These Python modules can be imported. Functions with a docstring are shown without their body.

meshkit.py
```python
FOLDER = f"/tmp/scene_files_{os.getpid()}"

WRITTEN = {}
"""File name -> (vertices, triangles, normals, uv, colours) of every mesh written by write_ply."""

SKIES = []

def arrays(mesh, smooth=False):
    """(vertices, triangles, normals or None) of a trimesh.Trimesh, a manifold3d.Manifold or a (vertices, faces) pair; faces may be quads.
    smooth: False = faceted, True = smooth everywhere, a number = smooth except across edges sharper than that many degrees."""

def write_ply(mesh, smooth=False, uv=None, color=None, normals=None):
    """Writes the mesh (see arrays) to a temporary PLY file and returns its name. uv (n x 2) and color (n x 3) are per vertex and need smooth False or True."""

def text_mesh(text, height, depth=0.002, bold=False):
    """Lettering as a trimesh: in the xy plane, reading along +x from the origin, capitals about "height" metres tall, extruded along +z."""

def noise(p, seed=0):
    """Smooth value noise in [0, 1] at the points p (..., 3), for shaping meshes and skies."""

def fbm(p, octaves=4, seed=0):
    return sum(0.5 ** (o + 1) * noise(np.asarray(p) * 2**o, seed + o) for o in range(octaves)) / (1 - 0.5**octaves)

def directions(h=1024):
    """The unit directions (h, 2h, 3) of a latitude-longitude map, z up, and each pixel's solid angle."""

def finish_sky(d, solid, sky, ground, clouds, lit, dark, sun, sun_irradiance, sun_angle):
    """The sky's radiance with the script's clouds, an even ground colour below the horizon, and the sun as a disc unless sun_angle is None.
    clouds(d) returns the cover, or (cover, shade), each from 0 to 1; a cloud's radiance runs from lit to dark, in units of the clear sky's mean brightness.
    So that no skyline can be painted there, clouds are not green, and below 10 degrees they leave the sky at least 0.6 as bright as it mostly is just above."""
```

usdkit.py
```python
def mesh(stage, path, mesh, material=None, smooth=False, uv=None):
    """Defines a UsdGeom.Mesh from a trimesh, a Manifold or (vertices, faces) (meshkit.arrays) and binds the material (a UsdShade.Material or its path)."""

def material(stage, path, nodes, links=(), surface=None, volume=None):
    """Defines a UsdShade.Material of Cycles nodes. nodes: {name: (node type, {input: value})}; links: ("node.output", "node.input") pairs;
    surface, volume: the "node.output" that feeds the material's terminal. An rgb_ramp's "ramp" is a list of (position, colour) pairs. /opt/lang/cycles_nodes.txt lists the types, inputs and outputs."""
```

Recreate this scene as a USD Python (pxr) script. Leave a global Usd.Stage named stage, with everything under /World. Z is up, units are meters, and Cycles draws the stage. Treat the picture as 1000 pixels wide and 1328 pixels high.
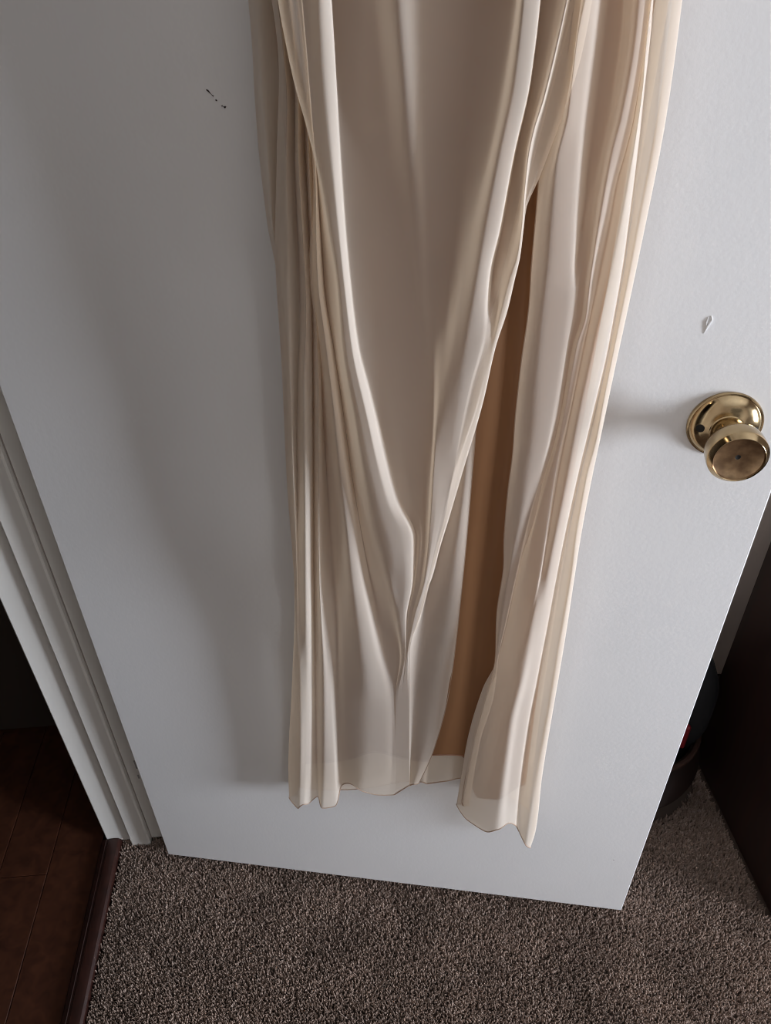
import math, numpy as np, trimesh, usdkit
from scipy.interpolate import PchipInterpolator
from pxr import Usd, UsdGeom, UsdLux, UsdShade, Gf, Vt, Sdf

stage = Usd.Stage.CreateInMemory()
UsdGeom.SetStageUpAxis(stage, UsdGeom.Tokens.z)
UsdGeom.SetStageMetersPerUnit(stage, 1.0)
world = UsdGeom.Xform.Define(stage, '/World')
stage.SetDefaultPrim(world.GetPrim())
rng = np.random.default_rng(7)

# World frame: the open door's face is the plane y = 0, its hinge edge x = 0, free edge x = 0.76, z up, viewer at y < 0.
# ---------------------------------------------------------------- camera
cam = UsdGeom.Camera.Define(stage, '/World/camera')
CAM = (0.48197, -0.63177, 1.28284)
rx, up, bk = (0.99110, 0.13219, -0.01589), (-0.06814, 0.60614, 0.79243), (0.11438, -0.78430, 0.60975)
cam.AddTransformOp().Set(Gf.Matrix4d(*rx, 0, *up, 0, *bk, 0, *CAM, 1))
cam.CreateHorizontalApertureAttr(24.0)
cam.CreateVerticalApertureAttr(24.0 * 1.328)
cam.CreateFocalLengthAttr(24.0 * 0.998)
cam.CreateClippingRangeAttr(Gf.Vec2f(0.02, 60))
cam.CreateExposureAttr(0.0)

# room frame: a = across the doorway wall (hall to bedroom), b = along that wall towards the viewer
PHI = math.radians(12)
A = np.array([math.cos(PHI), math.sin(PHI), 0]); B = np.array([math.sin(PHI), -math.cos(PHI), 0]); O = np.array([-0.003, 0.043, 0])
def P(a, b, z=0.0): return O + a * A + b * B + np.array([0, 0, z])
ROOM = np.eye(4); ROOM[:3, 0] = A; ROOM[:3, 1] = -B; ROOM[:3, 2] = [0, 0, 1]; ROOM[:3, 3] = O   # local (a, -b, z) to world
A1, B0, B1, H, HALL = 2.9, -0.27, 3.0, 2.45, -1.35

def rect_light(path, centre, aim, w, h, power, color):
    l = UsdLux.RectLight.Define(stage, path)
    back = -np.asarray(aim, float); back /= np.linalg.norm(back)
    x = np.cross([0, 0, 1.0], back); x /= np.linalg.norm(x); y = np.cross(back, x)
    l.AddTransformOp().Set(Gf.Matrix4d(*x, 0, *y, 0, *back, 0, *map(float, centre), 1))
    l.CreateWidthAttr(w); l.CreateHeightAttr(h); l.CreateIntensityAttr(power); l.CreateColorAttr(Gf.Vec3f(*color))
    return l
# daylight through the window in the right wall and the window in the wall behind the viewer
WIN1 = dict(b=1.46, w=0.75, z0=0.46, z1=1.32)
WIN2 = dict(a=1.35, w=1.3, z0=0.85, z1=2.0)
rect_light('/World/window_daylight', P(A1 + 0.05, WIN1['b'], (WIN1['z0'] + WIN1['z1']) / 2), -A, WIN1['w'], WIN1['z1'] - WIN1['z0'], 56.0, (0.915, 0.98, 1.095))
rect_light('/World/window_daylight_001', P(WIN2['a'], B1 + 0.05, (WIN2['z0'] + WIN2['z1']) / 2), -B, WIN2['w'], WIN2['z1'] - WIN2['z0'], 0.08, (1.0, 0.98, 0.96))

# ---------------------------------------------------------------- materials
def mat(name, nodes, links=(), surface='p.BSDF'):
    return usdkit.material(stage, '/World/Looks/' + name, nodes, links, surface=surface)
def plain(name, color, rough=0.5, **kw):
    return mat(name, {'p': ('principled_bsdf', dict(base_color=color, roughness=rough, **kw))})
def bumpy(name, color, rough, scale, dist, strength=0.5, var=0.06, **kw):
    lo, hi = [c * (1 - var) for c in color], [min(1, c * (1 + var)) for c in color]
    return mat(name, {'g': ('geometry', {}), 'n': ('noise_texture', {'scale': scale, 'detail': 3}), 'm': ('noise_texture', {'scale': 5.0, 'detail': 2}),
                      'r': ('rgb_ramp', {'ramp': [(0.3, lo), (0.7, hi)]}), 'b': ('bump', {'strength': strength, 'distance': dist}),
                      'p': ('principled_bsdf', dict(roughness=rough, **kw))},
               [('g.position', 'n.vector'), ('g.position', 'm.vector'), ('m.fac', 'r.fac'), ('r.color', 'p.base_color'), ('n.fac', 'b.height'), ('b.normal', 'p.normal')])
def wood(name, dark, light, rough, stretch=(30, 30, 2.2), **kw):
    return mat(name, {'t': ('texture_coordinate', {}), 'm': ('mapping', {'scale': stretch}), 'n': ('noise_texture', {'scale': 1.6, 'detail': 6, 'distortion': 0.8}),
                      'r': ('rgb_ramp', {'ramp': [(0.3, dark), (0.7, light)]}), 'b': ('bump', {'strength': 0.15, 'distance': 0.001}), 'p': ('principled_bsdf', dict(roughness=rough, **kw))},
               [('t.object', 'm.vector'), ('m.vector', 'n.vector'), ('n.fac', 'r.fac'), ('r.color', 'p.base_color'), ('n.fac', 'b.height'), ('b.normal', 'p.normal')])
M = {}
M['door_paint'] = bumpy('door_paint', (0.78, 0.775, 0.765), 0.38, 210.0, 0.0006, 0.25, 0.012)
M['trim_paint'] = bumpy('trim_paint', (0.84, 0.82, 0.77), 0.4, 90.0, 0.0005, 0.3, 0.02)
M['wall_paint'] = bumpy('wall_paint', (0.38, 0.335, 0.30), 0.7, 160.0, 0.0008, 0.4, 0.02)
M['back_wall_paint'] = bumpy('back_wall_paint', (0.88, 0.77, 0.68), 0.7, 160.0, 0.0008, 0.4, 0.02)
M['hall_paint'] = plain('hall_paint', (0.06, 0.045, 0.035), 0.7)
M['ceiling_paint'] = plain('ceiling_paint', (0.75, 0.74, 0.72), 0.8)
M['hall_wood'] = wood('hall_wood', (0.040, 0.014, 0.008), (0.075, 0.027, 0.014), 0.30)
M['threshold_wood'] = wood('threshold_wood', (0.022, 0.008, 0.006), (0.040, 0.013, 0.009), 0.38)
M['cabinet_wood'] = wood('cabinet_wood', (0.012, 0.005, 0.004), (0.022, 0.008, 0.006), 0.42)
M['carpet_base'] = plain('carpet_base', (0.11, 0.08, 0.063), 0.95)
M['yarn'] = mat('yarn', {'i': ('object_info', {}), 'g': ('geometry', {}), 'n': ('noise_texture', {'scale': 11.0, 'detail': 4}),
                         'r': ('rgb_ramp', {'ramp': [(0.0, (0.30, 0.218, 0.174)), (0.5, (0.36, 0.268, 0.217)), (0.85, (0.42, 0.318, 0.262)), (1.0, (0.50, 0.395, 0.335))]}),
                         'r2': ('rgb_ramp', {'ramp': [(0.36, (0.72, 0.72, 0.72)), (0.62, (1.0, 1.0, 1.0))]}), 'x': ('mix', {'mix_type': 'multiply', 'fac': 1.0}),
                         'p': ('principled_bsdf', {'roughness': 0.9, 'specular_ior_level': 0.12})},
                [('i.random', 'r.fac'), ('g.position', 'n.vector'), ('n.fac', 'r2.fac'), ('r.color', 'x.color1'), ('r2.color', 'x.color2'), ('x.color', 'p.base_color')])
M['brass'] = mat('brass', {'g': ('geometry', {}), 'n': ('noise_texture', {'scale': 60.0, 'detail': 4}), 'r': ('rgb_ramp', {'ramp': [(0.35, (0.34, 0.245, 0.135)), (0.7, (0.56, 0.43, 0.25))]}),
                           'q': ('map_range', {'from_min': 0.3, 'from_max': 0.7, 'to_min': 0.10, 'to_max': 0.22}), 'p': ('principled_bsdf', {'metallic': 1.0})},
                 [('g.position', 'n.vector'), ('n.fac', 'r.fac'), ('r.color', 'p.base_color'), ('n.fac', 'q.value'), ('q.result', 'p.roughness')])
M['brass_worn'] = mat('brass_worn', {'g': ('geometry', {}), 'n': ('noise_texture', {'scale': 110.0, 'detail': 5}), 'r': ('rgb_ramp', {'ramp': [(0.35, (0.26, 0.17, 0.10)), (0.7, (0.50, 0.35, 0.20))]}),
                           'p': ('principled_bsdf', {'metallic': 1.0, 'roughness': 0.3})},
                 [('g.position', 'n.vector'), ('n.fac', 'r.fac'), ('r.color', 'p.base_color')])
M['hole'] = plain('hole', (0.01, 0.008, 0.006), 0.8)
M['scuff'] = plain('scuff', (0.035, 0.02, 0.018), 0.7)
M['smudge'] = plain('smudge', (0.36, 0.35, 0.34), 0.7)
M['chip'] = plain('chip', (0.86, 0.86, 0.86), 0.5)
M['satin'] = mat('satin', {'d': ('diffuse_bsdf', {'color': (0.33, 0.170, 0.083)}), 't': ('translucent_bsdf', {'color': (0.34, 0.17, 0.08)}), 's': ('glossy_bsdf', {'color': (0.9, 0.8, 0.7), 'roughness': 0.45}),
                           'x': ('mix_closure', {'fac': 0.3}), 'y': ('mix_closure', {'fac': 0.03})},
                 [('d.BSDF', 'x.closure1'), ('t.BSDF', 'x.closure2'), ('x.closure', 'y.closure1'), ('s.BSDF', 'y.closure2')], surface='y.closure')
def chiffon(name, color, trans, cover, edge):
    return mat(name, {'lw': ('layer_weight', {'blend': 0.4}), 'mr': ('map_range', {'from_min': 0.0, 'from_max': 0.8, 'to_min': cover, 'to_max': edge, 'clamp': True}),
                      'g': ('geometry', {}), 'mp': ('mapping', {'scale': (420.0, 420.0, 60.0)}), 'n': ('noise_texture', {'scale': 1.0, 'detail': 2}), 'b': ('bump', {'strength': 0.10, 'distance': 0.0006}),
                      'd': ('diffuse_bsdf', {'color': color, 'roughness': 0.3}), 't': ('translucent_bsdf', {'color': trans}), 'x': ('mix_closure', {'fac': 0.33}),
                      'sh': ('sheen_bsdf', {'color': (0.12, 0.115, 0.11), 'roughness': 0.5}), 'a': ('add_closure', {}),
                      'c': ('transparent_bsdf', {'color': (0.98, 0.93, 0.865)}), 'y': ('mix_closure', {})},
               [('lw.facing', 'mr.value'), ('mr.result', 'y.fac'), ('g.position', 'mp.vector'), ('mp.vector', 'n.vector'), ('n.fac', 'b.height'), ('b.normal', 'd.normal'),
                ('d.BSDF', 'x.closure1'), ('t.BSDF', 'x.closure2'), ('x.closure', 'a.closure1'), ('sh.BSDF', 'a.closure2'), ('c.BSDF', 'y.closure1'), ('a.closure', 'y.closure2')], surface='y.closure')
M['chiffon'] = chiffon('chiffon', (0.83, 0.755, 0.665), (0.84, 0.71, 0.55), 0.50, 0.93)
M['chiffon_hem'] = mat('chiffon_hem', {'d': ('diffuse_bsdf', {'color': (0.58, 0.44, 0.34)}), 't': ('translucent_bsdf', {'color': (0.58, 0.42, 0.3)}), 'x': ('mix_closure', {'fac': 0.3})},
                       [('d.BSDF', 'x.closure1'), ('t.BSDF', 'x.closure2')], surface='x.closure')
M['satin_hem'] = plain('satin_hem', (0.26, 0.13, 0.075), 0.6)
M['bag_fabric'] = bumpy('bag_fabric', (0.010, 0.011, 0.013), 0.75, 300.0, 0.0008, 0.4, 0.2)
M['red_tag'] = plain('red_tag', (0.20, 0.006, 0.010), 0.5)
M['wicker'] = bumpy('wicker', (0.022, 0.010, 0.007), 0.45, 120.0, 0.001, 0.5, 0.3)
M['wicker_rim'] = plain('wicker_rim', (0.05, 0.028, 0.022), 0.22)
M['metal'] = plain('metal', (0.55, 0.55, 0.55), 0.3, metallic=1.0)
M['glass'] = mat('glass', {'t': ('transparent_bsdf', {}), 's': ('glossy_bsdf', {'roughness': 0.02}), 'f': ('fresnel', {'IOR': 1.45}), 'y': ('mix_closure', {})},
                 [('f.fac', 'y.fac'), ('t.BSDF', 'y.closure1'), ('s.BSDF', 'y.closure2')], surface='y.closure')

# ---------------------------------------------------------------- object helpers
taken = {}
def path_for(name, parent):
    base = (parent.GetPath().pathString if parent is not None else '/World')
    k = (base, name); n = taken.get(k, 0); taken[k] = n + 1
    return f'{base}/{name}' + (f'_{n:03d}' if n else '')
def tag(prim, label=None, category=None, group=None, kind=None):
    for k, v in (('label', label), ('category', category), ('group', group), ('kind', kind)):
        if v: prim.SetCustomDataByKey(k, v)
    return prim
def thing(name, **kw):
    return tag(UsdGeom.Xform.Define(stage, path_for(name, None)).GetPrim(), **kw)
def obj(name, mesh, m, parent=None, smooth=35, **kw):
    u = usdkit.mesh(stage, path_for(name, parent), mesh, M[m], smooth=smooth)
    u.CreateDoubleSidedAttr(True)
    return tag(u.GetPrim(), **kw)
def cbox(lo, hi, c=0.002):
    """a box with chamfered edges"""
    lo, hi = np.array(lo, float), np.array(hi, float)
    pts = []
    for sx in (0, 1):
        for sy in (0, 1):
            for sz in (0, 1):
                s = np.array([sx, sy, sz]); q = np.where(s, hi, lo); d = np.where(s, -c, c)
                for k in range(3):
                    e = d.copy(); e[k] = 0; pts.append(q + e)
    return trimesh.convex.convex_hull(np.array(pts))
def rbox(a0, a1, b0, b1, z0, z1, c=0.002):
    """chamfered box in the room frame"""
    m = cbox((min(a0, a1), -max(b0, b1), z0), (max(a0, a1), -min(b0, b1), z1), c); m.apply_transform(ROOM); return m
def cat(*ms): return trimesh.util.concatenate(list(ms))
def sweep(points, radius, sides=8):
    p = np.asarray(points, float); t = np.gradient(p, axis=0); t /= np.linalg.norm(t, axis=1, keepdims=True) + 1e-12
    ref = np.where(np.abs(t[:, 2:]) < 0.9, [0, 0, 1.0], [0, 1.0, 0]); a = np.cross(t, ref); a /= np.linalg.norm(a, axis=1, keepdims=True) + 1e-12
    b = np.cross(t, a); th = np.arange(sides) * 2 * np.pi / sides
    r = np.broadcast_to(radius, (len(p),))[:, None, None]
    v = p[:, None] + r * (np.cos(th)[None, :, None] * a[:, None] + np.sin(th)[None, :, None] * b[:, None])
    i, j = np.meshgrid(np.arange(len(p) - 1), np.arange(sides), indexing='ij')
    q = np.stack([i * sides + j, i * sides + (j + 1) % sides, (i + 1) * sides + (j + 1) % sides, (i + 1) * sides + j], -1).reshape(-1, 4)
    v = v.reshape(-1, 3); n = len(v); v = np.vstack([v, p[0], p[-1]]); k = np.arange(sides)
    f = np.vstack([q[:, [0, 1, 2]], q[:, [0, 2, 3]], np.stack([np.full(sides, n), (k + 1) % sides, k], 1), np.stack([np.full(sides, n + 1), n - sides + k, n - sides + (k + 1) % sides], 1)])
    return trimesh.Trimesh(v, f, process=False)
def lathe(profile, axis_origin, sections=64, axis='-y'):
    """profile of (radius, height); revolved about +z, then stood on the door (-y) or on the floor (z)"""
    m = trimesh.creation.revolve(np.array(profile, float), sections=sections)
    if axis == '-y': m.apply_transform(trimesh.transformations.rotation_matrix(math.pi / 2, [1, 0, 0]))
    m.apply_translation(axis_origin); return m

# ---------------------------------------------------------------- the room
# doorway wall: behind the door, and past the opening towards the viewer
OPEN = 0.80
def wall(name, a0, a1, b0, b1, z0, z1, m='wall_paint', holes=None):
    obj(name, rbox(a0, a1, b0, b1, z0, z1, 0.001), m, kind='structure')
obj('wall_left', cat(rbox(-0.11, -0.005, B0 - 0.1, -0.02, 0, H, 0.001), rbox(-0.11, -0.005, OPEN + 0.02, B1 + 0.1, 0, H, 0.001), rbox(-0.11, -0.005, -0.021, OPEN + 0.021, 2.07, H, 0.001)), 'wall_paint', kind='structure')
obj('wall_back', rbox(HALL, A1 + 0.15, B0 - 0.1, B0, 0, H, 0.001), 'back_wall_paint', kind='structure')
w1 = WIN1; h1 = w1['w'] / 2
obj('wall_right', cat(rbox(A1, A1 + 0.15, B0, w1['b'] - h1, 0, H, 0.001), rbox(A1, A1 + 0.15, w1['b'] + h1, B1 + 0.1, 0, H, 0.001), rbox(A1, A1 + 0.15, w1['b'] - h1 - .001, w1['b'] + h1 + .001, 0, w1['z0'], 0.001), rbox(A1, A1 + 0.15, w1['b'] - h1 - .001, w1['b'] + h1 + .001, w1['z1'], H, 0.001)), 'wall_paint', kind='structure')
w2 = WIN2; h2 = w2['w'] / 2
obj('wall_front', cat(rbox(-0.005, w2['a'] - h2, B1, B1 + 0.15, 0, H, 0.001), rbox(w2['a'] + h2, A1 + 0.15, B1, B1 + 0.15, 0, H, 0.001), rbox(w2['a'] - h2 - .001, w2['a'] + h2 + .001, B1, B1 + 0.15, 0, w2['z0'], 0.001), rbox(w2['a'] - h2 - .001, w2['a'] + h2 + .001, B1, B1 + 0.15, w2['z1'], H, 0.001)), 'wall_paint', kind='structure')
obj('wall_hall', cat(rbox(HALL - 0.1, HALL, B0 - 0.1, B1 + 0.1, 0, H, 0.001), rbox(HALL, -0.11, B1, B1 + 0.1, 0, H, 0.001), rbox(HALL, -0.1105, B0, B0 + 0.01, 0, H, 0.001)), 'hall_paint', kind='structure')
obj('ceiling', rbox(-0.11, A1 + 0.15, B0 - 0.1, B1 + 0.15, H, H + 0.1, 0.001), 'ceiling_paint', kind='structure')
obj('ceiling_hall', rbox(HALL - 0.1, -0.11, B0 - 0.1, B1 + 0.15, H, H + 0.1, 0.001), 'hall_paint', kind='structure')
# windows: frame and panes
def window(name, horizontal, c, off, w, z0, z1):
    t = thing(name, kind='structure')
    def bx(u0, u1, v0, v1, zz0, zz1):
        return rbox(v0, v1, u0, u1, zz0, zz1, 0.002) if horizontal else rbox(u0, u1, v0, v1, zz0, zz1, 0.002)
    f = 0.04; d0, d1 = off + 0.06, off + 0.10
    # the sash sits just outside the daylight plane so that the pane is lit from the room side
    u0, u1 = c - w / 2, c + w / 2
    obj('window_frame', cat(bx(u0, u0 + f, d0, d1, z0, z1), bx(u1 - f, u1, d0, d1, z0, z1), bx(u0, u1, d0, d1, z0, z0 + f), bx(u0, u1, d0, d1, z1 - f, z1)), 'trim_paint', t)
    obj('pane', bx(u0 + f, u1 - f, off + 0.078, off + 0.082, z0 + f, z1 - f), 'glass', t)
    obj('window_sill', bx(u0 - 0.04, u1 + 0.04, off - 0.03, off + 0.0, z0 - 0.03, z0), 'trim_paint', t)
window('window_1', True, w1['b'], A1, w1['w'], w1['z0'], w1['z1'])
window('window_2', False, w2['a'], B1, w2['w'], w2['z0'], w2['z1'])

# warm ceiling lamp in the hall
LA, LB = -0.85, 0.75
lamp = thing('ceiling_lamp', label='small round warm ceiling lamp in the dark hall', category='lamp')
lp = P(LA, LB, H)
obj('lamp_base', lathe([(0, -0.001), (0.11, -0.001), (0.115, -0.006), (0.115, -0.030), (0.108, -0.036), (0.0, -0.036)], lp, 48, 'z'), 'metal', lamp)
obj('diffuser_ring', lathe([(0.092, -0.034), (0.106, -0.034), (0.106, -0.050), (0.098, -0.056), (0.092, -0.050), (0.092, -0.034)], lp, 48, 'z'), 'ceiling_paint', lamp)
dl = UsdLux.DiskLight.Define(stage, '/World/ceiling_lamp/bulb'); dl.CreateRadiusAttr(0.09); dl.CreateIntensityAttr(14.0); dl.CreateColorAttr(Gf.Vec3f(1.0, 0.80, 0.58))
dl.AddTranslateOp().Set(Gf.Vec3d(*map(float, lp - np.array([0, 0, 0.040]))))

# floor: bedroom carpet on its base, dark boards in the hall, threshold strip between
EDGE = -0.094
floor = obj('floor', rbox(EDGE, A1 + 0.1, B0 - 0.05, B1 + 0.1, -0.06, -0.010, 0.001), 'carpet_base', kind='structure')
hall_floor = thing('floor_hall', kind='structure')
pw = 0.083
for i in range(15):
    a1 = -0.131 - i * pw; b = B0 - 0.05 + (i * 0.37) % 0.9 - 0.9
    while b < B1:
        lo, hi = max(b, B0 - 0.05), min(b + 0.9, B1 + 0.05)
        if hi - lo > 0.05:
            obj('plank', rbox(a1 - pw + 0.0008, a1 - 0.0004, lo + 0.0006, hi - 0.0006, -0.03, -0.004 + 0.0003 * ((i * 7) % 3), 0.0006), 'hall_wood', hall_floor)
        b += 0.9
prof = [(-0.1305, -0.03), (-0.1305, 0.001), (-0.128, 0.004), (-0.1215, 0.0065), (-0.1205, 0.0055), (-0.117, 0.0055), (-0.116, 0.0075), (-0.106, 0.0085), (-0.100, 0.0075), (-0.0965, 0.004), (-0.0945, -0.002), (-0.0945, -0.03)]
from shapely.geometry import Polygon
def extrude_along_b(profile, b0, b1):
    m = trimesh.creation.extrude_polygon(Polygon(profile), b1 - b0)      # (a, z, b - b0)
    v = np.array(m.vertices); w = O + v[:, :1] * A + (v[:, 2:] + b0) * B + np.stack([0 * v[:, 0], 0 * v[:, 0], v[:, 1]], 1)
    return trimesh.Trimesh(w, m.faces, process=False)
def extrude_up(profile, z0, z1):
    m = trimesh.creation.extrude_polygon(Polygon(profile), z1 - z0)
    v = np.array(m.vertices); w = O + v[:, :1] * A + v[:, 1:2] * B + np.stack([0 * v[:, 0], 0 * v[:, 0], v[:, 2] + z0], 1)
    return trimesh.Trimesh(w, m.faces, process=False)
obj('threshold', extrude_along_b(prof, 0.0005, OPEN), 'threshold_wood', smooth=20, kind='structure')

# door frame: jamb boards with door stops, casing on the room side
jamb = thing('trim_1', kind='structure')
def jamb_side(s, b0):
    bb = lambda v: b0 + s * v
    obj('jamb_board', extrude_up([(-0.122, bb(-0.019)), (0.0, bb(-0.019)), (0.0, bb(-0.001)), (-0.001, bb(0)), (-0.120, bb(0)), (-0.1225, bb(-0.0025)), (-0.1235, bb(-0.006)), (-0.1235, bb(-0.0185))], 0.0, 2.06), 'trim_paint', jamb, smooth=20)
    obj('door_stop', extrude_up([(-0.0775, bb(-0.0005)), (-0.0775, bb(0.0085)), (-0.075, bb(0.0105)), (-0.0470, bb(0.0105)), (-0.0445, bb(0.0085)), (-0.0445, bb(-0.0005))], -0.006, 2.05), 'trim_paint', jamb, smooth=20)
    obj('caulk_line', extrude_up([(-0.0450, bb(0.0)), (-0.0430, bb(0.0)), (-0.0440, bb(0.0014))], 0.0, 2.05), 'wall_paint', jamb, smooth=20)
jamb_side(1, 0.0); jamb_side(-1, OPEN - 0.001)
obj('jamb_head', rbox(-0.122, 0.0, 0.0, OPEN, 2.05, 2.069), 'trim_paint', jamb)
obj('casing', extrude_up([(-0.004, -0.006), (0.006, -0.006), (0.010, -0.010), (0.012, -0.040), (0.016, -0.060), (-0.004, -0.060)], 0.0, 2.12), 'trim_paint', jamb, smooth=20)
obj('casing', extrude_up([(-0.004, OPEN + 0.006), (0.006, OPEN + 0.006), (0.010, OPEN + 0.010), (0.012, OPEN + 0.040), (0.016, OPEN + 0.060), (-0.004, OPEN + 0.060)], 0.0, 2.12), 'trim_paint', jamb, smooth=20)
obj('baseboard_left', rbox(-0.004, 0.010, B0, -0.0605, -0.008, 0.085, 0.003), 'trim_paint', kind='structure')

# ---------------------------------------------------------------- the door
GAP = 0.015
door = thing('door_1', kind='structure', label='white painted flush door standing open into the room', category='door')
obj('door_slab', cbox((0, 0, GAP), (0.76, 0.035, GAP + 2.03), 0.0015), 'door_paint', door)
KX, KZ = 0.6995, 0.9185
knob_prof = [(0.0125, 0.010), (0.0125, 0.018), (0.0130, 0.024), (0.0142, 0.0285), (0.0170, 0.0320), (0.0215, 0.0350), (0.0240, 0.0385), (0.0249, 0.0430), (0.0252, 0.0490), (0.0252, 0.0530), (0.0250, 0.0548), (0.0246, 0.0555),
             (0.0216, 0.0593), (0.0211, 0.0596), (0.0206, 0.0590)]
kn = obj('door_knob', lathe(knob_prof, (KX, 0, KZ), 96), 'brass', door, smooth=40, label='round polished brass privacy knob')
ros_prof = [(0.0, -0.0005), (0.0322, -0.0005), (0.0326, 0.0005), (0.0328, 0.0022), (0.0322, 0.0034), (0.0310, 0.0038), (0.0306, 0.0036), (0.0300, 0.0044), (0.0285, 0.0064), (0.0255, 0.0088), (0.0215, 0.0108), (0.0175, 0.0122), (0.0155, 0.0130), (0.0150, 0.0142), (0.0140, 0.0146), (0.0120, 0.0146), (0.0, 0.0146)]
obj('rosette', lathe(ros_prof, (KX, 0, KZ), 96), 'brass', kn, smooth=40)
dish = [(0.0206, 0.0590), (0.0200, 0.0578), (0.0170, 0.0566), (0.0120, 0.0556), (0.0060, 0.0551), (0.0028, 0.0550), (0.0024, 0.0548), (0.0024, 0.0500), (0.0, 0.0500)]
obj('face_dish', lathe(dish, (KX, 0, KZ), 96), 'brass_worn', kn, smooth=40, label='worn darker concave face of the knob')
obj('release_hole', lathe([(0, 0.0502), (0.0023, 0.0502), (0.0023, 0.0546), (0.0021, 0.0548), (0.0, 0.0538)], (KX, 0, KZ), 32), 'hole', kn, label='small dark release hole')
def on_dome(dx, name, m, r, proud):
    nrm = np.array([dx / abs(dx) * 0.55, -1, 0]); nrm /= np.linalg.norm(nrm)
    c = np.array([KX + dx, -0.0096, KZ]); 
    m_ = trimesh.creation.cylinder(radius=r, height=0.003, sections=32)
    m_.apply_transform(trimesh.geometry.align_vectors([0, 0, 1], nrm)); m_.apply_translation(c + nrm * (proud - 0.0015))
    return m_
obj('screw_hole', on_dome(-0.0222, 'h', 'hole', 0.0037, 0.0012), 'hole', kn)
obj('screw_hole', on_dome(0.0235, 'h', 'hole', 0.0040, 0.0005), 'hole', kn)
sc = on_dome(0.0235, 's', 'brass', 0.0026, 0.0016); obj('screw', sc, 'brass', kn)
# marks on the paint
def blob(x, z, rx_, rz_, ang, d=0.0004):
    th = np.linspace(0, 2 * np.pi, 14, endpoint=False); rr = 1 + 0.25 * np.sin(3 * th + x * 900)
    u, w = rx_ * np.cos(th) * rr, rz_ * np.sin(th) * rr; c, s = math.cos(ang), math.sin(ang)
    m_ = trimesh.creation.extrude_polygon(Polygon(np.stack([u * c - w * s, u * s + w * c], 1)), d + 0.0002)
    v = np.array(m_.vertices); return trimesh.Trimesh(np.stack([x + v[:, 0], 0.0002 - v[:, 2], z + v[:, 1]], 1), m_.faces[:, ::-1], process=False)
obj('scuff_mark', cat(blob(0.2610, 1.1822, 0.0022, 0.0005, -0.75), blob(0.2638, 1.1795, 0.0012, 0.00028, -0.6)), 'scuff', door, label='thin dark scuff on the paint')
obj('scuff_mark', blob(0.2662, 1.1762, 0.0008, 0.0005, -0.8), 'scuff', door)
obj('scuff_mark', cat(blob(0.2722, 1.1716, 0.0011, 0.0007, 0), blob(0.2702, 1.1724, 0.0005, 0.0005, 0)), 'scuff', door)
obj('scuff_mark', blob(0.7238, 0.1648, 0.0007, 0.0006, 0), 'scuff', door)
ch = cat(sweep([(0.6628, -0.0003, 1.0185), (0.6622, -0.0006, 1.0140), (0.6630, -0.0004, 1.0090)], [0.0003, 0.0007, 0.0003], 6), sweep([(0.6650, -0.0003, 1.0195), (0.6662, -0.0007, 1.0165), (0.6640, -0.0008, 1.0110), (0.6625, -0.0003, 1.0040)], [0.0003, 0.0008, 0.0008, 0.0002], 6))
sm = [extrude_up([(-0.028 + dx, 0.0), (-0.025 + dx, 0.0), (-0.0262 + dx, 0.0003)], z_, z_ + l_) for dx, z_, l_ in ((0, 0.205, 0.022), (0.003, 0.214, 0.012), (0.006, 0.222, 0.008), (-0.002, 0.178, 0.010))]
obj('scuff_mark', cat(*sm), 'smudge', jamb, label='grey rub marks low on the jamb')
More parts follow.
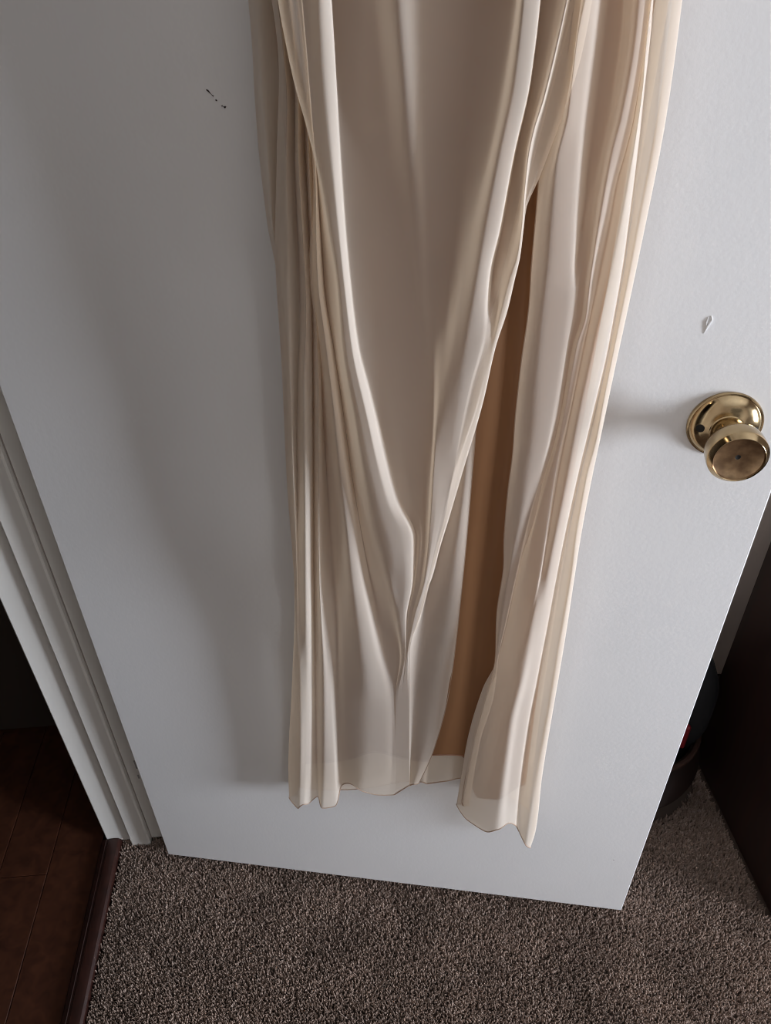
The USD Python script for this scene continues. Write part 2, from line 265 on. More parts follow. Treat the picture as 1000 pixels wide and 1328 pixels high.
obj('paint_chip', ch, 'chip', door, label='small lifted fleck of paint')

# ---------------------------------------------------------------- the dress
# fold lines of each cloth panel, traced on the cloth: (x, z, distance off the door) in millimetres, from the top down
LEFT_OVERLAY = [
 [(306.8,1241.4,25.8),(306.1,1214.4,25.8),(304.2,1185.7,25.8),(302.7,1138.9,25.8),(303.2,1095.5,25.8),(307.1,1048.7,25.8),(307.6,972.3,25.8),(301.6,845.2,25.6),(296.7,720.4,24.2),(278.4,533.7,18.4),(251.9,272.3,17)],
 [(320.6,1242.6,44.7),(316.4,1188.5,42.8),(313.2,1142.7,41.4),(311.1,1100,40.2),(312.7,1052.9,36.4),(310.2,974.5,29.9),(298,721.5,25.4),(254.2,272.8,17)],
 [(326.7,1241.4,28.2),(327.7,1214.7,28.2),(320.1,1145.1,28.2),(311.1,1063.3,28.2),(308.3,973.5,28.2),(297.4,722.3,26.4),(252.3,274,18)],
 [(330.3,1243.2,54.1),(331.7,1217.6,54.1),(324.2,1151,54.1),(314.8,1072.6,54.1),(311,986.5,54.1),(303.8,864.9,53.5),(298.7,743.4,49.8),(275.5,550.8,33.3),(250.3,347.4,29),(245.3,282.1,29)],
 [(337.4,1244,65.9),(338.5,1199.1,65.9),(333.6,1148.7,65.9),(326.4,1055.3,65.9),(320.4,971.4,65.9),(314.7,887.1,65.7),(307.7,786.2,61.8),(283.4,559.2,39.5),(264.4,357.4,34),(257.4,264.8,34)],
 [(338.7,1242.6,47),(339.1,1196.3,47),(335,1144.3,47),(330.7,1048,47),(321.3,961.3,47),(312.9,874.3,46.9),(307.3,780.6,55.3),(289.1,562.9,42),(262,272.9,36)],
 [(345.9,1244.1,68.3),(346.4,1199.4,68.3),(343.1,1149.4,68.3),(340.5,1056.7,68.3),(332.4,973.3,68.3),(325,876.2,67.5),(314,746.5,62.2),(295.4,562.3,40.8),(275.7,360.9,35),(267.9,278.4,35)],
 [(345,1243.3,56.5),(345.7,1197.7,56.5),(343,1146.7,56.5),(341.3,1052.1,56.5),(338.2,1003.8,56.5),(328.4,868.4,55.9),(317.6,737.2,51.6),(300.2,555.7,34.6),(284.6,391.1,30.4),(273.2,273.4,30)],
 [(341.6,1242,37.6),(342.8,1194.9,37.6),(340.8,1142.2,37.6),(338,1044.6,37.6),(334.9,994.7,37.6),(325,855.1,37.3),(315.3,721.6,34.7),(302,544.3,24.6),(290.7,380.5,22.2),(285.7,280.9,22)],
 [(349.7,1243.7,63.6),(351.5,1198.8,63.6),(349.7,1148.4,63.6),(346.7,1055.1,63.6),(345.2,1007.5,63.6),(336.9,873.9,62.8),(327.6,744.1,57.9),(323.5,680.5,51.1),(317.5,584.5,40.5),(309.4,465.3,34.2),(302.3,362.8,33),(294,270.5,33)],
 [(349,1243.1,54.1),(350.4,1197.4,54.1),(349.2,1146.2,54.1),(346.4,1051.4,54.1),(345.5,1003,54.1),(337.5,867.5,53.5),(330.3,769.6,50.6),(326.1,686.7,45.2),(323.6,579.1,35.2),(318.4,461.1,30),(316.8,384.7,29.2),(312.6,273.7,29)],
 [(345.2,1241.8,35.2),(346.1,1194.6,35.2),(344.9,1141.7,35.2),(340.6,1043.7,35.2),(339.7,993.8,35.2),(338.2,854.5,34.9),(336.5,755.4,33.3),(335.4,672.9,30.1),(330.3,567.8,24.4),(325.3,451,21.5),(322.2,373.9,21.1),(322.2,313.3,21)],
 [(349,1242.9,51.8),(349.4,1197,51.8),(349.2,1145.6,51.8),(340.7,1057.2,51.8),(343.8,1003.9,51.8),(346.2,950.9,51.8),(348.2,880.1,51.6),(348.3,809.7,49.7),(347.1,736.5,47.4),(345.5,673.9,42),(341.5,557,32),(340.5,463.3,28.9),(338.6,330.9,28)],
 [(354.3,1244.4,73),(355.3,1200.2,73),(355.7,1150.7,73),(351.9,1065.6,73),(354.5,1014.4,73),(357.2,963.4,73),(359.4,895.2,72.8),(361.9,826.8,69.7),(363.5,755.5,66.4),(365.2,692.7,58.4),(366.7,629.1,49.9),(368.5,578.7,43.6),(367.6,499.6,35.6),(363.2,400.2,33.1),(354.1,323.2,32)],
 [(353.2,1243.9,65.9),(354.2,1199.1,65.9),(354.7,1149,65.9),(352.6,1063,65.9),(356.1,1011.2,65.9),(358.9,959.5,65.9),(363.6,890.8,65.7),(367.6,827.9,63.2),(371.1,772.3,61),(375.8,701.7,54.6),(380.9,626.1,45.4),(386.1,575.6,38.9),(389.6,500.2,33.5),(387.8,402.5,31.7),(376.6,316.6,31)],
 [(344.7,1241.9,37.6),(346.7,1195,37.9),(349,1142.5,38.2),(349,1052.5,38.7),(353.4,998.3,38.9),(358,944.5,39.1),(363.2,872.8,39.3),(368.8,808.5,38.3),(374.7,751.8,37.1),(383.2,682.1,33.8),(391.4,613.8,33),(396.1,568.9,31.9),(397.9,497.5,30.4),(396.8,401,29.6),(392.7,317.3,29.5)],
 [(340.3,1244.6,75.4),(344,1213.5,74.5),(346.5,1198.1,74.1),(352.4,1170.3,73.4),(358.4,1135.4,72.5),(361.2,1103.1,71.8),(364.6,1065.3,71.1),(365.1,1010.8,70),(371.2,938.5,68.9),(378,851.3,62.6),(386.8,778.9,54.9),(394,733.5,50.6),(401.4,681.4,42.9),(407.7,610.9,34.4),(401,529.2,30.3),(400.2,443.5,29.7),(399.1,318.9,29)],
 [(350.1,1245.6,89.5),(353.1,1215.3,89.5),(358.8,1173.6,89.5),(363.8,1139.9,89.5),(366.7,1108.8,89.5),(370.3,1072.7,89.8),(372.3,1020.7,90.2),(380.7,952.2,90.7),(388.9,864.9,79.7),(398.5,793.1,70.2),(404,747.3,64.2),(407.9,692.8,53.5),(410.8,619.4,41.6),(402,530.4,31.1),(401.2,443.6,29.7),(400.1,320.3,29)],
 [(360.5,1245.5,89.5),(360.6,1215.4,90.1),(362.7,1173.9,90.9),(366.8,1140.4,91.4),(369.4,1109.6,91.9),(372.4,1073.5,91.9),(375.1,1021.7,91.9),(385.4,953.2,91.9),(396.3,866.9,81.6),(407.8,795.9,72.4),(411.4,695.1,55.3),(412.3,621.2,43.1),(403,530.7,31.3),(402.1,443.8,29.7),(401.1,321.6,29)],
 [(369.7,1245.7,93.1),(369.5,1215.8,92.9),(370.8,1174.3,92.7),(372.4,1140.8,92.5),(373.9,1109.9,92.4),(375.9,1073.8,92.3),(379.4,1022,92.1),(390.6,953.5,91.9),(403.2,867,80.8),(415,820.7,74.8),(417.8,762.2,67.5),(414.7,695.8,55.6),(414.1,622.3,43.8),(403.9,530.9,31.4),(403.1,443.9,29.7),(402.2,322.9,29)],
 [(374.4,1244.8,81.3),(374.9,1203.6,81),(374.9,1157.7,80.7),(376,1106.2,80.5),(377.7,1069.3,80.3),(381.4,1016.4,80.1),(387.4,981.6,78.1),(393.9,944.3,76.1),(400.8,904.2,74.2),(409,860.5,71.5),(424.6,817,69.1),(424.4,760,64.3),(417.1,695.2,54.7),(415.1,623.2,44.6),(404.8,531.2,31.5),(404,444.1,29.7),(403.2,324.2,29)],
 [(369.6,1242.9,54.1),(370.4,1199.9,55.1),(371.2,1152.1,56.1),(372.7,1098.8,57.2),(374.7,1060.6,57.8),(379.4,1006.1,58.7),(386.8,971.4,59.2),(394.7,934.5,59.7),(403,895,60.2),(412.5,851.6,59.1),(428,808.2,58),(426,753.8,57.2),(418.4,692.3,51.7),(415.6,623.3,44.6),(405.7,531.3,31.5),(405,444.3,29.7),(404.2,325.6,29)],
 [(384.1,1242.7,51.8),(384.5,1199.5,52.1),(386.1,1151.5,52.5),(388.9,1097.8,52.8),(392.7,1059.5,53.1),(400.4,1004.6,53.4),(410.9,932,53.8),(423.5,847.8,52.7),(432.1,811.7,61.8),(428.6,756.6,60.1),(420.2,693.7,52.9),(416,623.3,44.6),(406.6,531.5,31.5),(405.9,444.4,29.7),(405.2,326.9,29)],
 [(396.8,1242.9,56.5),(400.8,1200.1,56.1),(405.2,1152.5,55.8),(414.9,1099.3,55.4),(423.2,1054.5,55.1),(424.7,1006.4,54.8),(426.6,933.4,54.5),(430,848.3,52.7),(434.2,810.5,60.1),(431.8,757,60.1),(421.9,693.9,52.9),(416.3,623.4,44.6),(407.5,531.6,31.5),(406.9,444.6,29.7),(406.3,328.2,29)],
 [(414.8,1244.2,76.5),(418.2,1202.6,73.4),(421.7,1155.3,67.4),(425.1,1117.8,61.2),(429.4,1055.5,57.1),(433.6,1007.5,56.3),(434.7,934.3,55.2),(435.1,848.7,52.7),(436.4,810.7,60.1),(433.3,757.1,60.1),(423.1,694,52.9),(416.7,623.4,44.6),(408.4,531.7,31.5),(407.8,444.7,29.7),(407.3,329.5,29)],
 [(428.6,1243.2,63.6),(429.6,1201.2,62.8),(431.7,1153.9,60.4),(434.3,1117,57.7),(437.6,1055.2,55.5),(439.9,1007.6,55.8),(441.5,935.3,56.1),(438.9,850.7,55),(438.8,812.7,62.3),(435,758.7,61.6),(424.4,694.8,53.6),(417,623.5,44.6),(409.3,531.9,31.5),(408.8,444.9,29.7),(408.3,330.8,29)],
 [(462.5,1242.2,52.9),(459.9,1200,53.8),(457,1153,54.7),(453.7,1100.4,55.6),(450.1,1041.1,56.5),(447.4,980.9,70.6),(444.5,909.7,77.7),(442,835.9,70.9),(436.7,761.1,64),(425.7,696.1,54.6),(417.4,623.5,44.6),(410.2,532,31.5),(409.7,445.1,29.7),(409.3,332.1,29)],
 [(485.3,1242.8,63.6),(481,1201.6,64.9),(474.2,1155.8,66.3),(465.4,1104.5,67.6),(460.3,1048.2,72.4),(454.6,984.6,76.7),(448.5,909.6,77.1),(444.9,836.1,70.9),(438.3,762,64.9),(427,697,55.4),(417.8,624.4,45.3),(411.1,532.2,31.5),(410.7,445.2,29.7),(410.4,333.4,29)],
 [(489.6,1244.5,87.2),(488.1,1204.7,86.5),(481.9,1160.3,85.8),(475.5,1110.3,85.1),(469.8,1052.7,82.4),(463.9,986.1,78.7),(455.8,909.4,75.9),(448.4,835.4,69.6),(439.8,761.5,64.1),(428.2,696.8,55.1),(418.1,624.4,45.3),(412,532.4,31.5),(411.6,445.4,29.7),(411.4,334.7,29)],
 [(499.7,1243.8,78.9),(498.2,1203.6,78.6),(491.5,1158.7,78.2),(485.1,1108.2,77.9),(480.4,1080.5,77.7),(479.1,1057.1,77.7),(478.9,1032.6,77.7),(471.3,985.4,76.5),(461,909,74.8),(451.2,834.4,68),(440.9,760.7,63.1),(429.4,696.6,54.7),(418.3,624.4,45.3),(412.9,532.5,31.5),(412.6,445.5,29.7),(412.4,336.1,29)],
 [(501.4,1242.1,54.1),(499.9,1200.2,54.8),(493.5,1153.6,55.5),(488,1101.4,56.1),(483.8,1072.9,56.5),(483.1,1052.3,65.3),(482.4,1031.2,74.2),(474.3,984.3,74.2),(463,908.7,74.2),(452.6,834.1,67.4),(441.7,760.5,62.8),(429.9,696.5,54.5),(418.5,624.5,45.3),(413.8,532.6,31.5),(413.5,445.7,29.7),(413.4,337.4,29)],
 [(510.6,1242.3,58.8),(507.4,1211.7,59.4),(503.8,1185.4,59.9),(499.6,1154.8,60.4),(499,1126.7,60.9),(495.1,1103.2,61.2),(490.6,1075.9,64.2),(488.8,1047.1,67.1),(485,1017.9,73),(478.2,970.1,73.7),(465,908.1,73),(454,833.7,66.8),(442.4,760.3,62.4),(430.4,696.4,54.4),(418.7,624.5,45.3),(414.7,532.8,31.5),(414.5,445.8,29.7),(414.4,338.7,29)],
 [(515.7,1243.3,73),(511.5,1213.5,73.9),(507.1,1187.9,74.6),(503.3,1172.6,75),(501.2,1152.9,75.1),(501,1130.4,74),(501.3,1113,73.3),(500.1,1090.1,73),(496,1073,73),(492.1,1049.7,73),(487.4,1018,73),(480,969.6,72.5),(466.3,907.4,71.8),(455.1,833.3,66.2),(442.8,760,62.1),(431,696.3,54.2),(418.8,624.5,45.3),(415.6,532.9,31.5),(415.4,446,29.7),(415.4,340,29)],
 [(518.5,1242.8,65.9),(514.7,1212.6,66.6),(509.9,1186.7,67.2),(506.6,1171.2,67.5),(504,1151.3,67.9),(502.5,1128.9,68.7),(502.2,1112.4,71),(501.2,1089.8,72),(498.2,1072.7,72.2),(494.4,1049.5,72.4),(488.6,1017.7,72.2),(481.6,969.1,71.5),(467.6,906.7,70.6),(456.1,832.9,65.5),(443.1,759.7,61.8),(431.8,696.3,54.1),(419,624.5,45.3),(416.5,533,31.5),(416.4,446.2,29.7),(416.4,341.2,29)],
 [(526,1242.9,68.3),(525.1,1219,68.3),(517.7,1182.4,68.3),(512.1,1161.6,68.3),(507.1,1141,68.3),(502.3,1119.7,69.1),(502.6,1112,69.7),(502,1089.2,70.2),(499.4,1072,70.3),(495.9,1048.7,70.4),(489.4,1017,70.6),(482.7,968.3,69.9),(468,895.3,68.2),(456.8,832,64.4),(450.9,802.8,62.9),(443.4,758.8,60.7),(432.6,695.4,53.2),(421.5,652.9,48),(419.1,623.7,44.6),(417.4,533.1,31.5),(417.3,446.3,29.7),(417.4,342.5,29)],
 [(531.5,1242.4,62.4),(529.8,1218.4,62.5),(522.5,1181.5,62.7),(516.5,1160.4,62.8),(510.5,1139.8,62.9),(503.5,1118.4,64.4),(503.2,1110.7,65.3),(502.5,1087.9,66.3),(500.1,1070.7,66.6),(496.9,1047.4,67),(489.8,1015.6,67.6),(483.2,966.8,67.2),(469.3,893.7,65.8),(457.4,830.3,62.1),(451.6,801,60.7),(444.1,756.9,58.6),(434.9,726.2,55.6),(433.3,693.7,51.4),(422.2,651.3,46.4),(419.3,622.2,43.1),(418.2,533,31.3),(418.3,446.5,29.7),(418.5,343.8,29)],
 [(528.6,1241.8,53.5),(526.7,1217.4,54.2),(519.1,1180.1,55.2),(512.8,1158.8,55.7),(506.6,1138,56.2),(499.5,1116.1,56.7),(499.1,1108,56.9),(498.3,1084.7,57.4),(495.8,1067.2,57.7),(492.4,1043.5,58.2),(485.1,1011.2,58.8),(478.1,962.3,59.6),(465,889.7,60.3),(453.6,827.5,58.9),(447.7,798.5,58.2),(440.8,755,56.9),(429.9,692.6,50.6),(420.2,622.3,43.1),(419.1,533.1,31.3),(419.2,446.6,29.7),(419.5,345.1,29)],
 [(520.1,1240.9,40),(501.3,1133.8,40),(490.3,1060.3,40),(468.6,950.7,40),(461.2,885.7,40),(449.6,781.7,37.9),(437.3,707,35.2),(431.1,635.3,30.3),(425,532.4,24.1),(421.6,438.5,23.4),(418.9,334.7,23)],
 [(521.2,1241.8,51.8),(503,1136.8,51.8),(493.6,1064.9,51.8),(473.5,957.6,51.8),(471.3,877,51.2),(466.3,786.3,48.6),(462.9,700.6,43.3),(455.6,618.9,35.8),(446.7,512.7,29.3),(436.5,414.6,28.3),(425.7,347.3,28)],
 [(523.8,1241.1,42.3),(505.5,1134.5,42.3),(496.2,1061.4,42.3),(478.7,939.6,42.3),(477.6,871,41.9),(476.1,795.3,40.4),(473,681.7,34.8),(466.9,550.7,25.9),(451.1,426.6,24.3),(431.7,344.2,24)],
]
RIGHT_OVERLAY = [
 [(522.1,1241.4,46.3),(521.9,1216.6,47.3),(518.5,1178.9,48.7),(513.1,1152.6,49.7),(511.1,1136.7,50.8),(511.5,1116.6,52.3),(511.9,1079,54.8),(513.2,1042.5,53.9),(511.5,989.1,52.8),(511.3,947.2,52),(512.3,904.4,51.2),(511.4,865.4,50),(512.2,809.1,48.3),(514.8,765.4,47.1),(512.8,707.7,44.6),(516.3,622.7,40.1),(511,570.7,37.2),(498.8,458.7,34.5),(492.9,353.3,33.1),(492.1,325.1,32.8)],
 [(523.5,1242.3,59.9),(523.8,1218.2,60.9),(521.6,1181.4,62.3),(518.5,1155.7,63.3),(516.2,1140.1,63.9),(515.7,1105,65.1),(517.8,1047.2,64.6),(517.7,981.4,64.3),(518.4,911.9,62.1),(517.6,858.9,57.2),(519,790,52.7),(516.5,713.6,50.2),(516.8,628.9,45.5),(512.5,576.2,41.6),(500.7,463,37.5),(494.6,318.8,34.4)],
 [(526.1,1243.3,73.5),(524.3,1219.6,73.2),(524.3,1183.3,72.7),(520.6,1152.6,72.4),(521.5,1122.6,72.1),(523.1,1085.4,71.8),(523.8,1049,68.4),(525.2,997.3,67.5),(527.4,939.6,66.7),(526.6,888.3,62.5),(525.8,852.4,59.4),(521.8,792.6,55.5),(518.8,715,51.4),(517.3,628.9,45.5),(514.3,576.5,41.6),(502.6,463.3,37.5),(496.7,319.2,34.4)],
 [(533,1242.7,65.8),(532.8,1212.5,65.6),(533,1179.8,65.5),(534.3,1151.1,65.3),(536.3,1120.9,65.1),(539.5,1083.5,65),(541.3,1047.9,64.1),(541.2,996.2,63.7),(540.4,938.4,63.3),(535.5,887.2,59.9),(529.9,831.9,56),(525.8,771.3,53.6),(521.3,702.7,50),(517.7,629,45.5),(516,576.7,41.6),(504.5,463.7,37.5),(498.7,319.6,34.4)],
 [(543.1,1241.3,48),(544,1210.3,48.4),(544.1,1176.8,48.8),(544.2,1147.5,49.2),(545.3,1116.6,49.5),(544.8,1080.6,56.5),(545.8,1058.8,60.7),(544.9,1015.8,61.3),(543.9,958.8,60.9),(541.9,926.7,60.3),(537.7,886.4,58.5),(532,831.9,55.6),(527.3,771.4,53.6),(522.9,702.9,50),(518.5,629.1,45.5),(517.8,577,41.6),(506.4,464,37.5),(500.8,320,34.4)],
 [(551.2,1241.4,49.7),(552.5,1210.6,50.2),(551.9,1177.2,50.7),(550.2,1148,51.1),(549.3,1117.4,52),(549.5,1091.6,55),(548.4,1070,57.3),(549.7,1039.2,57.3),(547.4,1014.1,57.3),(546.8,956.7,56.9),(544.2,924.5,56.6),(539.3,884.3,55.4),(533.7,829.5,52.4),(529,769,50.6),(523.9,700.7,47.7),(519.5,627.1,43.7),(519.7,575.2,39.8),(508.3,462,35.8),(503,317.9,32.8)],
 [(552.7,1241.6,53.1),(554.9,1211.1,54.1),(554.8,1178.1,55),(552.7,1149.2,55.8),(552,1118.8,56.7),(552.5,1092.5,57.5),(552.2,1070.5,58.2),(553.2,1039.3,57.2),(549.6,1013.8,56.5),(548.3,955.6,54.8),(546.4,923,54),(541.3,882.6,52.6),(539,841.7,51),(530.2,781.7,48.8),(524.9,697.6,44.5),(518,623.1,40.3),(505.7,569.4,36.7),(492.1,455,32.7),(486.8,347.6,30.1),(485,312.9,29.6)],
 [(558.4,1242.4,65),(560.1,1212.4,65),(558.9,1179.9,65),(556.3,1156.7,65),(555.2,1121.2,64.8),(554.9,1094.7,63.9),(554.9,1072.5,63.3),(555.9,1041.8,62.8),(552.4,1016.7,62.4),(550.7,959.6,61.6),(548.8,927.7,61.1),(544.2,888.1,60.3),(536.8,811.6,57.9),(536,790,57.7),(532.7,709.1,55),(527.3,636.8,51.3),(520.1,583.9,47),(511.8,471.9,42.5),(504.9,366,39.7),(502.4,291.8,39.2)],
 [(565.6,1242,59),(566.8,1217.9,59),(567,1201,59),(566.6,1178.9,59),(564.7,1155.4,59),(561.8,1135.7,59),(560.9,1115,59),(559.6,1098.8,59),(558.2,1071.1,59.3),(558.6,1040.6,59.9),(556.2,1015.9,60.3),(553.8,959.7,61.3),(552.1,937.4,61.6),(550,889.7,61.9),(549.2,795.9,63),(545.6,720.8,65.1),(540.1,652.8,64.1),(535.3,601,59.4),(529.5,492,54.9),(526.2,291.3,52)],
 [(567.1,1241.4,51.4),(568.3,1217.1,52),(569,1200.1,52.4),(569,1177.8,52.8),(567,1154.2,53.3),(564.6,1134.3,53.7),(564.2,1113.6,54.1),(562.2,1069.6,54.9),(559.1,1013.9,55.7),(556.3,957.1,56.5),(553.2,886.5,57),(551.8,793.3,59.7),(548.6,722,66),(545.1,624.4,64.8),(540.6,536.8,60.3),(542,306.8,56.8)],
 [(566.2,1242.3,63.6),(567.5,1218.5,63.7),(569.8,1193.1,63.8),(570.3,1166.1,64),(569.8,1121.4,64.2),(568.2,1072.2,64.4),(564.9,1018.3,64.6),(562,962.1,64.7),(560.2,892.2,64.3),(557.1,796.7,63),(555.8,719.7,61.8),(553.5,615.2,56),(549.5,527.2,52),(555,311.3,48.8)],
 [(567.8,1241.9,58.8),(570.1,1217.9,58.6),(571.1,1192.2,58.3),(572.7,1164.8,58),(575,1119.6,57.6),(576.5,1069.7,57.1),(576.1,1015.1,56.7),(573.2,957.9,56.1),(569.6,886.2,54.7),(566.5,788.5,52.4),(565,709.6,50.6),(563.3,604.3,45.6),(561.3,516.9,42.8),(566.6,296.3,40.8)],
 [(571.6,1240.6,40),(576,1189.3,40),(578.1,1161.2,40),(580.1,1114.6,40),(581.6,1063.4,40),(581.2,1007.4,40),(578.9,949.1,40.2),(575.1,876.9,40.8),(572,778.4,40.2),(570.8,697.6,38),(569.2,591.7,34.1),(567.2,504.9,33),(574.3,268.4,32.8)],
 [(579.7,1240.9,44.6),(583.1,1199.2,46),(585.8,1153.1,47.3),(585,1117.2,48.3),(584.6,1075.9,49.3),(583,1012.6,50.7),(581.9,964.6,51.7),(581.5,929,52.4),(578.5,885.5,52.7),(578.2,832.6,52.5),(580.6,765.1,51.8),(581.4,666.1,47.1),(583.6,529.1,42.6),(583.3,427.2,42),(585.4,251.3,42.4)],
 [(589.6,1240,32.7),(592.9,1159.9,35.2),(591.2,1071.8,37.5),(587.7,958.3,39.9),(585.1,824.2,41.1),(588.7,656.7,37.4),(591.6,415.2,34),(596.6,279.9,34.4),(593.8,232.6,34.4)],
 [(585.6,1239.2,20.8),(588.9,1157.2,22.9),(587.2,1067.1,24.8),(583.6,950.8,26.8),(580.8,813.6,28.2),(584.1,644,26.2),(585.5,399.9,24.5),(592.1,262.5,24.8),(590.5,223.1,24.8)],
]
LINING = [
 [(319.8,1240.4,14),(320.6,1083.8,14),(320.9,943.6,14),(270.4,344.4,12)],
 [(357.2,1240.4,17.5),(352.1,947.3,17.5),(331.2,366.3,13.5)],
 [(389.8,1240.6,23.4),(388.6,952.4,23.4),(375.2,395.2,16.1)],
 [(421.5,1240.9,30.5),(423.9,958.2,30.5),(417.3,389.5,19.1)],
 [(451.8,1240.9,32.9),(457.8,961.3,32.9),(452.9,785.9,31.6),(443.2,393.8,20.1)],
 [(476.7,1241.1,37.6),(477.7,964.9,37.6),(470,791.1,36),(448.2,409.7,22.2)],
 [(496.5,1239.8,22.3),(509.1,958.5,22.3),(503.1,782.4,21.7),(488.6,405.5,15.6)],
 [(517.9,1240.8,37.6),(528.4,967.7,37.6),(526.7,796.4,36),(513.8,323.4,22)],
 [(539.8,1240.3,32.9),(546.1,966.2,32.9),(545,682.9,27.5),(540.2,321.7,20)],
 [(564.3,1239.8,28.2),(565.7,1094.6,28.2),(564,964.6,28.2),(564.9,681.6,23.9),(565.8,353,18)],
 [(575.7,1238.9,16.4),(575.4,1091.2,16.4),(573.5,958.9,16.4),(571.1,673.2,14.8),(575.9,356.2,13)],
]
BACK_SHEER = [
 [(306.1,1240.1,8),(302.8,1081.4,8),(296.5,852.3,8),(250.3,277.8,8)],
 [(361.4,1240,12),(346.4,858.6,12),(327.4,290.8,12)],
 [(419.1,1239.3,7),(407.2,859.7,7),(405.2,316.9,7)],
 [(450.9,1239.6,14),(449.1,867.5,14),(436.6,385.6,14),(435.1,333.2,14)],
 [(461,1239.1,8),(456.3,864,8),(442.4,377.9,8),(442.3,321.7,8)],
 [(491.7,1239.2,12),(496.9,869.6,12),(468,338.2,12)],
 [(522.2,1238.7,8),(526.2,869.1,8),(495.2,344.5,8)],
 [(566.5,1238.7,12),(568.7,874.9,12),(550.6,322.3,12)],
 [(585.9,1238.2,7),(585.5,1088.5,7),(577.9,872.2,7),(587.1,283.2,7)],
]

WAIST_Z, NV, NT = 1.50, 150, 16
def cloth(columns, waist, sub=6, ripple=0.0):
    """one sheet of cloth through its fold lines; returns the grid (rows from the waist down, columns left to right)"""
    cols = []
    for k, col in enumerate(columns):
        c = np.array(col) / 1000.0
        t = (c[0, 1] - c[:, 1]) / (c[0, 1] - c[-1, 1]); t = np.maximum.accumulate(t + np.arange(len(t)) * 1e-6)
        cols.append(PchipInterpolator(t, c)(np.linspace(0, t[-1], NV)))
    g = np.array(cols)                                            # column, row, (x, z, d)
    u = np.linspace(0, 1, len(g))
    wx = waist[0] + (waist[1] - waist[0]) * u
    top = np.zeros((len(g), NT, 3))
    for r_ in range(NT):
        s = (r_ / NT); e = s * s * (3 - 2 * s)
        top[:, r_, 0] = wx * (1 - e) + g[:, 0, 0] * e
        top[:, r_, 1] = WAIST_Z + (g[:, 0, 1] - WAIST_Z) * s
        top[:, r_, 2] = (waist[2] + 0.004 * np.cos(np.arange(len(g)) * 2.1)) * (1 - e) + g[:, 0, 2] * e
    g = np.concatenate([top, g], 1)
    ui = np.arange(len(g)); uu = np.linspace(0, len(g) - 1, (len(g) - 1) * sub + 1)
    g = PchipInterpolator(ui, g, axis=0)(uu)
    return np.stack([g[..., 0], -g[..., 2], g[..., 1]], -1).transpose(1, 0, 2)
def sheet(g):
    nr, nc = g.shape[:2]; i, j = np.meshgrid(np.arange(nr - 1), np.arange(nc - 1), indexing='ij'); a = (i * nc + j).ravel()
    return trimesh.Trimesh(g.reshape(-1, 3), np.vstack([np.stack([a, a + nc, a + nc + 1], 1), np.stack([a, a + nc + 1, a + 1], 1)]), process=False)
dress = thing('dress', label='champagne chiffon dress skirt with a front slit hanging on the open white door', category='dress')
back_g = cloth(BACK_SHEER, (0.375, 0.545, 0.010)); lin_g = cloth(LINING, (0.365, 0.55, 0.020)); left_g = cloth(LEFT_OVERLAY, (0.355, 0.49, 0.060)); right_g = cloth(RIGHT_OVERLAY, (0.43, 0.56, 0.050))
p = obj('back_panel', sheet(back_g), 'chiffon', dress, smooth=True, label='sheer back layer of the skirt')
obj('rolled_hem', sweep(back_g[-1], 0.0009, 6), 'chiffon_hem', p)
p = obj('lining', sheet(lin_g), 'satin', dress, smooth=True, label='tan satin lining showing in the slit')
obj('rolled_hem', sweep(lin_g[-1], 0.0013, 6), 'satin_hem', p)
p = obj('overlay_panel', sheet(left_g), 'chiffon', dress, smooth=True, label='draped sheer cream panel left of the slit')
obj('rolled_hem', sweep(left_g[-1], 0.0008, 6), 'chiffon_hem', p); obj('slit_edge', sweep(left_g[NT:, -1], 0.0006, 6), 'chiffon_hem', p)
p = obj('overlay_panel', sheet(right_g), 'chiffon', dress, smooth=True, label='gathered sheer cream panel right of the slit')
obj('rolled_hem', sweep(right_g[-1], 0.0008, 6), 'chiffon_hem', p); obj('slit_edge', sweep(right_g[NT:, 0], 0.0006, 6), 'chiffon_hem', p)
# bodice and straps above the picture, so that the dress hangs from its hanger on the door's top edge
th = np.linspace(0, 2 * np.pi, 49); zz = np.linspace(1.47, 1.80, 18)
bod = np.array([[(0.458 + (0.100 + 0.035 * s_) * math.cos(t_), -0.040 - (0.034 + 0.004 * math.sin(9 * t_)) * math.sin(t_), z_) for t_ in th] for z_, s_ in zip(zz[::-1], np.linspace(1, 0, 18))])
obj('bodice', sheet(bod), 'satin', dress, smooth=True)
for s in (-1, 1):
    obj('strap', sweep([(0.458 + s * 0.10, -0.068, 1.795), (0.458 + s * 0.095, -0.060, 1.87), (0.458 + s * 0.09, -0.040, 1.917), (0.458 + s * 0.095, -0.020, 1.87), (0.458 + s * 0.10, -0.012, 1.795)], 0.004, 8), 'satin', dress)
hanger = thing('clothes_hanger', label='metal hanger over the top of the white door holding the dress', category='hanger')
obj('shoulder_bar', sweep([(0.30, -0.040, 1.885), (0.38, -0.040, 1.911), (0.43, -0.040, 1.935), (0.458, -0.040, 1.945), (0.486, -0.040, 1.935), (0.536, -0.040, 1.911), (0.616, -0.040, 1.885)], 0.003, 8), 'metal', hanger)
obj('hook', sweep([(0.458, -0.040, 1.945), (0.458, -0.036, 1.985), (0.458, -0.012, 2.02), (0.458, -0.0035, 2.0475), (0.458, 0.0175, 2.0482), (0.458, 0.0385, 2.0475), (0.458, 0.0385, 2.01)], 0.0028, 8), 'metal', hanger)

